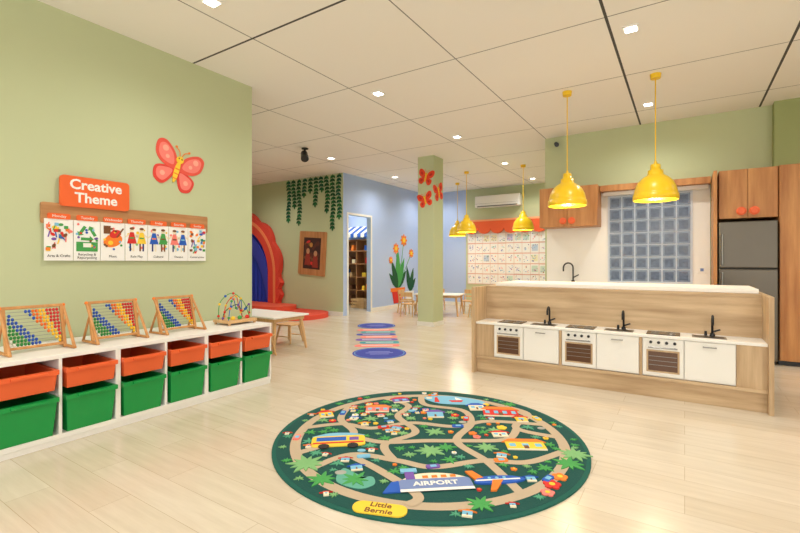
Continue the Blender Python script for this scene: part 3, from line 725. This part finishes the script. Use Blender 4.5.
# ---------------------------------------------------------------- stage
CX=-10.25; SZ=.95
b=B('puppet_stage_arch'); b.frame((0,GY-.02,0),(1,0,0),(0,0,1))
def archpath(r,scal=0,n=64):
    out=[(CX+r,0.201)]
    for i in range(5): 
        out.append((CX+r+scal*abs(math.sin(i*1.57)),.201+(SZ-.201)*(i+.5)/5))
    for i in range(n+1):
        t=math.pi*i/n; rr=r+scal*abs(math.sin(t*6)); out.append((CX+rr*math.cos(t),SZ+rr*math.sin(t)))
    for i in range(5): out.append((CX-r-scal*abs(math.sin(i*1.57)),SZ-(SZ-.201)*(i+.5)/5))
    out.append((CX-r,.201)); return out
RS=flat('stage_red',(228,72,56))
def band(r0,s0,r1,s1,h0,h1,m):
    a=archpath(r0,s0); c2=archpath(r1,s1); n=len(a)
    def P(p,h): return b.O+b.U*p[0]+b.V*p[1]+b.N*h
    vs=[P(p,h1) for p in a]+[P(p,h1) for p in c2]+[P(p,h0) for p in a]+[P(p,h0) for p in c2]
    fs=[[i,i+1,n+i+1,n+i] for i in range(n-1)]+[[2*n+i,2*n+i+1,i+1,i] for i in range(n-1)]+[[n+i,n+i+1,3*n+i+1,3*n+i] for i in range(n-1)]
    b.add(vs,fs,m)
band(1.58,.10,1.22,0,0,.14,RS); band(1.50,.0,1.42,0,.14,.15,flat('stage_orange',(248,140,90)))
vs=[];fs=[];n=90
CUR=mat('curtain_blue',(34,60,190),.7)
for i in range(n+1):
    x=CX-1.22+2.44*i/n; ztp=SZ+math.sqrt(max(0,1.22**2-(x-CX)**2)); y=GY-.06+.025*math.sin(i*1.1)
    vs+= [(x,y,.201),(x,y,ztp)]
for i in range(n): fs.append([2*i,2*i+2,2*i+3,2*i+1])
b.add(vs,fs,CUR,True)
for q in(-1,1):
    sw=crom([(q*1.2,.26),(q*1.05,.7),(q*.75,1.3),(q*.2,1.75),(q*0,2.06),(q*.6,1.9),(q*1.05,1.4),(q*1.2,.9)],True,6)
    b.prism([(CX+x,z) for x,z in sw],.10,.13,mat('curtain_violet',(60,70,190),.7))
b.done()
b=B('stage_platform'); b.frame((0,0,0),(1,0,0),(0,1,0))
b.prism(rrect(-12.0,-6.72,6.45,GY-.013,.65,12),0,.10,flat('platform_red',(228,80,60))); b.prism(rrect(-11.98,-7.9,6.95,GY-.013,.4,8),.10,.20,flat('platform_orange',(238,100,72))); b.done()
b=B('framed_picture'); b.frame((-7.60,GY-.002,1.46),(math.cos(.07),0,-math.sin(.07)),(math.sin(.07),0,math.cos(.07)))
FR=wood('frame_wood',(170,112,66),(206,148,98))
b.prism(rrect(-.44,.44,-.53,.53,.03),0,.03,FR); b.prism(rect(-.28,.28,-.38,.38),.03,.033,flat('picture_dark',(64,34,28)))
for k in range(26):
    x=random.uniform(-.22,.22); z=random.uniform(-.31,.28); b.prism(ell(x,z,random.uniform(.03,.06),random.uniform(.03,.07),random.random()*3,12),.033,.034+.0003*k,random.choice([BROWN,flat('umber',(90,44,30)),flat('umber',(90,44,30)),RED,flat('ochre',(190,130,60)),BROWN,flat('umber',(90,44,30))]))
for x,z in((-.12,.05),(.13,.0)):
    b.prism([(x-.1,z-.34),(x+.1,z-.34),(x+.06,z-.05),(x-.06,z-.05)],.04,.043,flat('robe_red',(150,50,36))); b.prism(ell(x,z,.055,.07,n=14),.04,.046,flat('skin',(196,140,100)))
b.done()
# hanging vines
b=B('hanging_vines'); b.frame((0,GY,0),(1,0,0),(0,0,1))
lens=[.98,.66,1.05,.42,.34,.66,.36,.80,1.22,1.0]
LB=flat('leaf_blue_green',(18,88,66)); LM=flat('leaf_mid',(34,108,56))
for i,Lg in enumerate(lens):
    x=-8.42+i*1.66/9; zt=H-.03
    b.tube([(x+.02*math.sin((H-z)*7+i),GY-.012,H-z) for z in [.002+(Lg-.002)*k/12 for k in range(13)]],.007,LEAFD,5)
    k=0; z=zt
    while z>H-Lg:
        xx=x+.02*math.sin(z*7+i); m=LEAFD if i%3 else LB
        for sd in(1,-1):
            b.prism(leafp(xx,z,.105,.06,(-.75 if sd>0 else math.pi+.75)+random.uniform(-.15,.15)),.008+.002*(k%3),.016+.002*(k%3),random.choice([m,m,LM]))
        z-=.085; k+=1
    b.prism(leafp(xx,z+.05,.09,.05,-1.57),.008,.018,LM)
b.done()
# mural on blue wall
b=B('plant_mural'); b.frame((BX,0,0),(0,1,0),(0,0,1))
b.prism([(9.95,.12),(10.35,.12),(10.45,.48),(9.85,.48)],.001,.01,RED); b.prism(rect(9.8,10.5,.44,.54),.001,.014,ORG)
for a,Lg,w in((1.2,.9,.22),(1.57,1.1,.24),(1.95,.85,.22),(.85,.65,.2),(2.35,.6,.18),(1.4,.7,.16)):
    b.prism(leafp(10.15,.52,Lg,w,a),.001,.008+.001*a,random.choice([LEAF,LEAFD,flat('leaf_blue',(30,120,110))]))
b.prism([(10.6,.12),(10.95,.12),(11.0,.42),(10.55,.42)],.001,.01,PWH)
for a,Lg,w in((1.3,.7,.2),(1.8,.75,.2),(.9,.5,.16)): b.prism(leafp(10.78,.4,Lg,w,a),.001,.008+.001*a,LEAFD)
for y,z,r in((10.05,1.62,.15),(10.45,1.86,.17),(10.85,1.5,.13),(9.8,1.3,.1)):
    b.ribbon([(y,z),(y*.5+10.2*.5,(z+.6)/2),(10.2,.6)],.025,.006,LEAF)
    for k in range(8):
        a=k*math.pi/4; b.prism(ell(y+r*.62*math.cos(a),z+r*.62*math.sin(a),r*.4,r*.22,a,12),.006,.010+.0003*k,ORG)
    b.prism(ell(y,z,r*.42,n=16),.006,.016,YELL)
b.done()

# ---------------------------------------------------------------- storage room shelf
b=B('toy_shelf')
sx0,sx1,sy=-8.7,-7.2,9.95; SHW=wood('shelf_brown',(140,92,54),(176,124,78))
for x in(sx0,(sx0+sx1)/2,sx1-.03): b.box(x,x+.03,sy,sy+.35,0,1.9,SHW)
for z in(.05,.42,.8,1.18,1.55,1.87): b.box(sx0,sx1,sy,sy+.35,z,z+.03,SHW)
b.box(sx0,sx1,sy+.34,sy+.35,0,1.9,SHW)
for j,z in enumerate((.08,.45,.83,1.21,1.58)):
    x=sx0+.06
    while x<sx1-.17:
        w=random.uniform(.06,.14); hh=random.uniform(.10,.22)
        if abs(x-(sx0+sx1)/2)>.16: b.box(x,x+w,sy+.05,sy+.28,z,z+hh,random.choice([RED,BLUE,YELL,PWH,ORG,LEAF,BROWN,CREAM,CREAM,BROWN,PINE]),.006)
        x+=w+.05
b.done()
b=B('striped_awning')
n=12
for i in range(n):
    a=sx0+i*(sx1-sx0)/n; e=a+(sx1-sx0)/n; m=BLUE if i%2 else PWH
    b.add([(a,10.3,2.3),(e,10.3,2.3),(e,9.85,2.05),(a,9.85,2.05),(e,9.85,1.97),((a+e)/2,9.85,1.93),(a,9.85,1.97)],[[0,3,2,1],[3,6,5,4,2]],m)
b.add([(sx0,10.3,2.3),(sx1,10.3,2.3),(sx1,10.59,2.3),(sx0,10.59,2.3)],[[0,1,2,3]],PWH)
b.done()
b=B('toy_crate')
for z in(.0,.09,.18): b.box(-7.65,-7.2,9.35,9.37,z+.01,z+.075,PINE); b.box(-7.65,-7.2,9.63,9.65,z+.01,z+.075,PINE); b.box(-7.65,-7.63,9.37,9.63,z+.01,z+.075,PINE); b.box(-7.22,-7.2,9.37,9.63,z+.01,z+.075,PINE)
b.box(-7.63,-7.22,9.37,9.63,0,.02,PINE)
for x,y in((-7.63,9.38),(-7.24,9.38),(-7.63,9.61),(-7.24,9.61)): b.box(x,x+.02,y,y+.02,0,.26,PINE)
b.done()

# ---------------------------------------------------------------- world & camera
w=bpy.data.worlds.new('world'); sc.world=w; w.use_nodes=True
bg=w.node_tree.nodes['Background']; bg.inputs[0].default_value=(1.0,0.975,0.94,1); bg.inputs[1].default_value=2.35
cam=bpy.data.cameras.new('camera'); co=bpy.data.objects.new('camera',cam); sc.collection.objects.link(co)
co.location=(0,0,CAMH); co.rotation_euler=(math.pi/2,0,YAW); cam.sensor_width=36; cam.lens=440/800*36; cam.shift_y=-4.5/800; cam.clip_start=.05
sc.camera=co
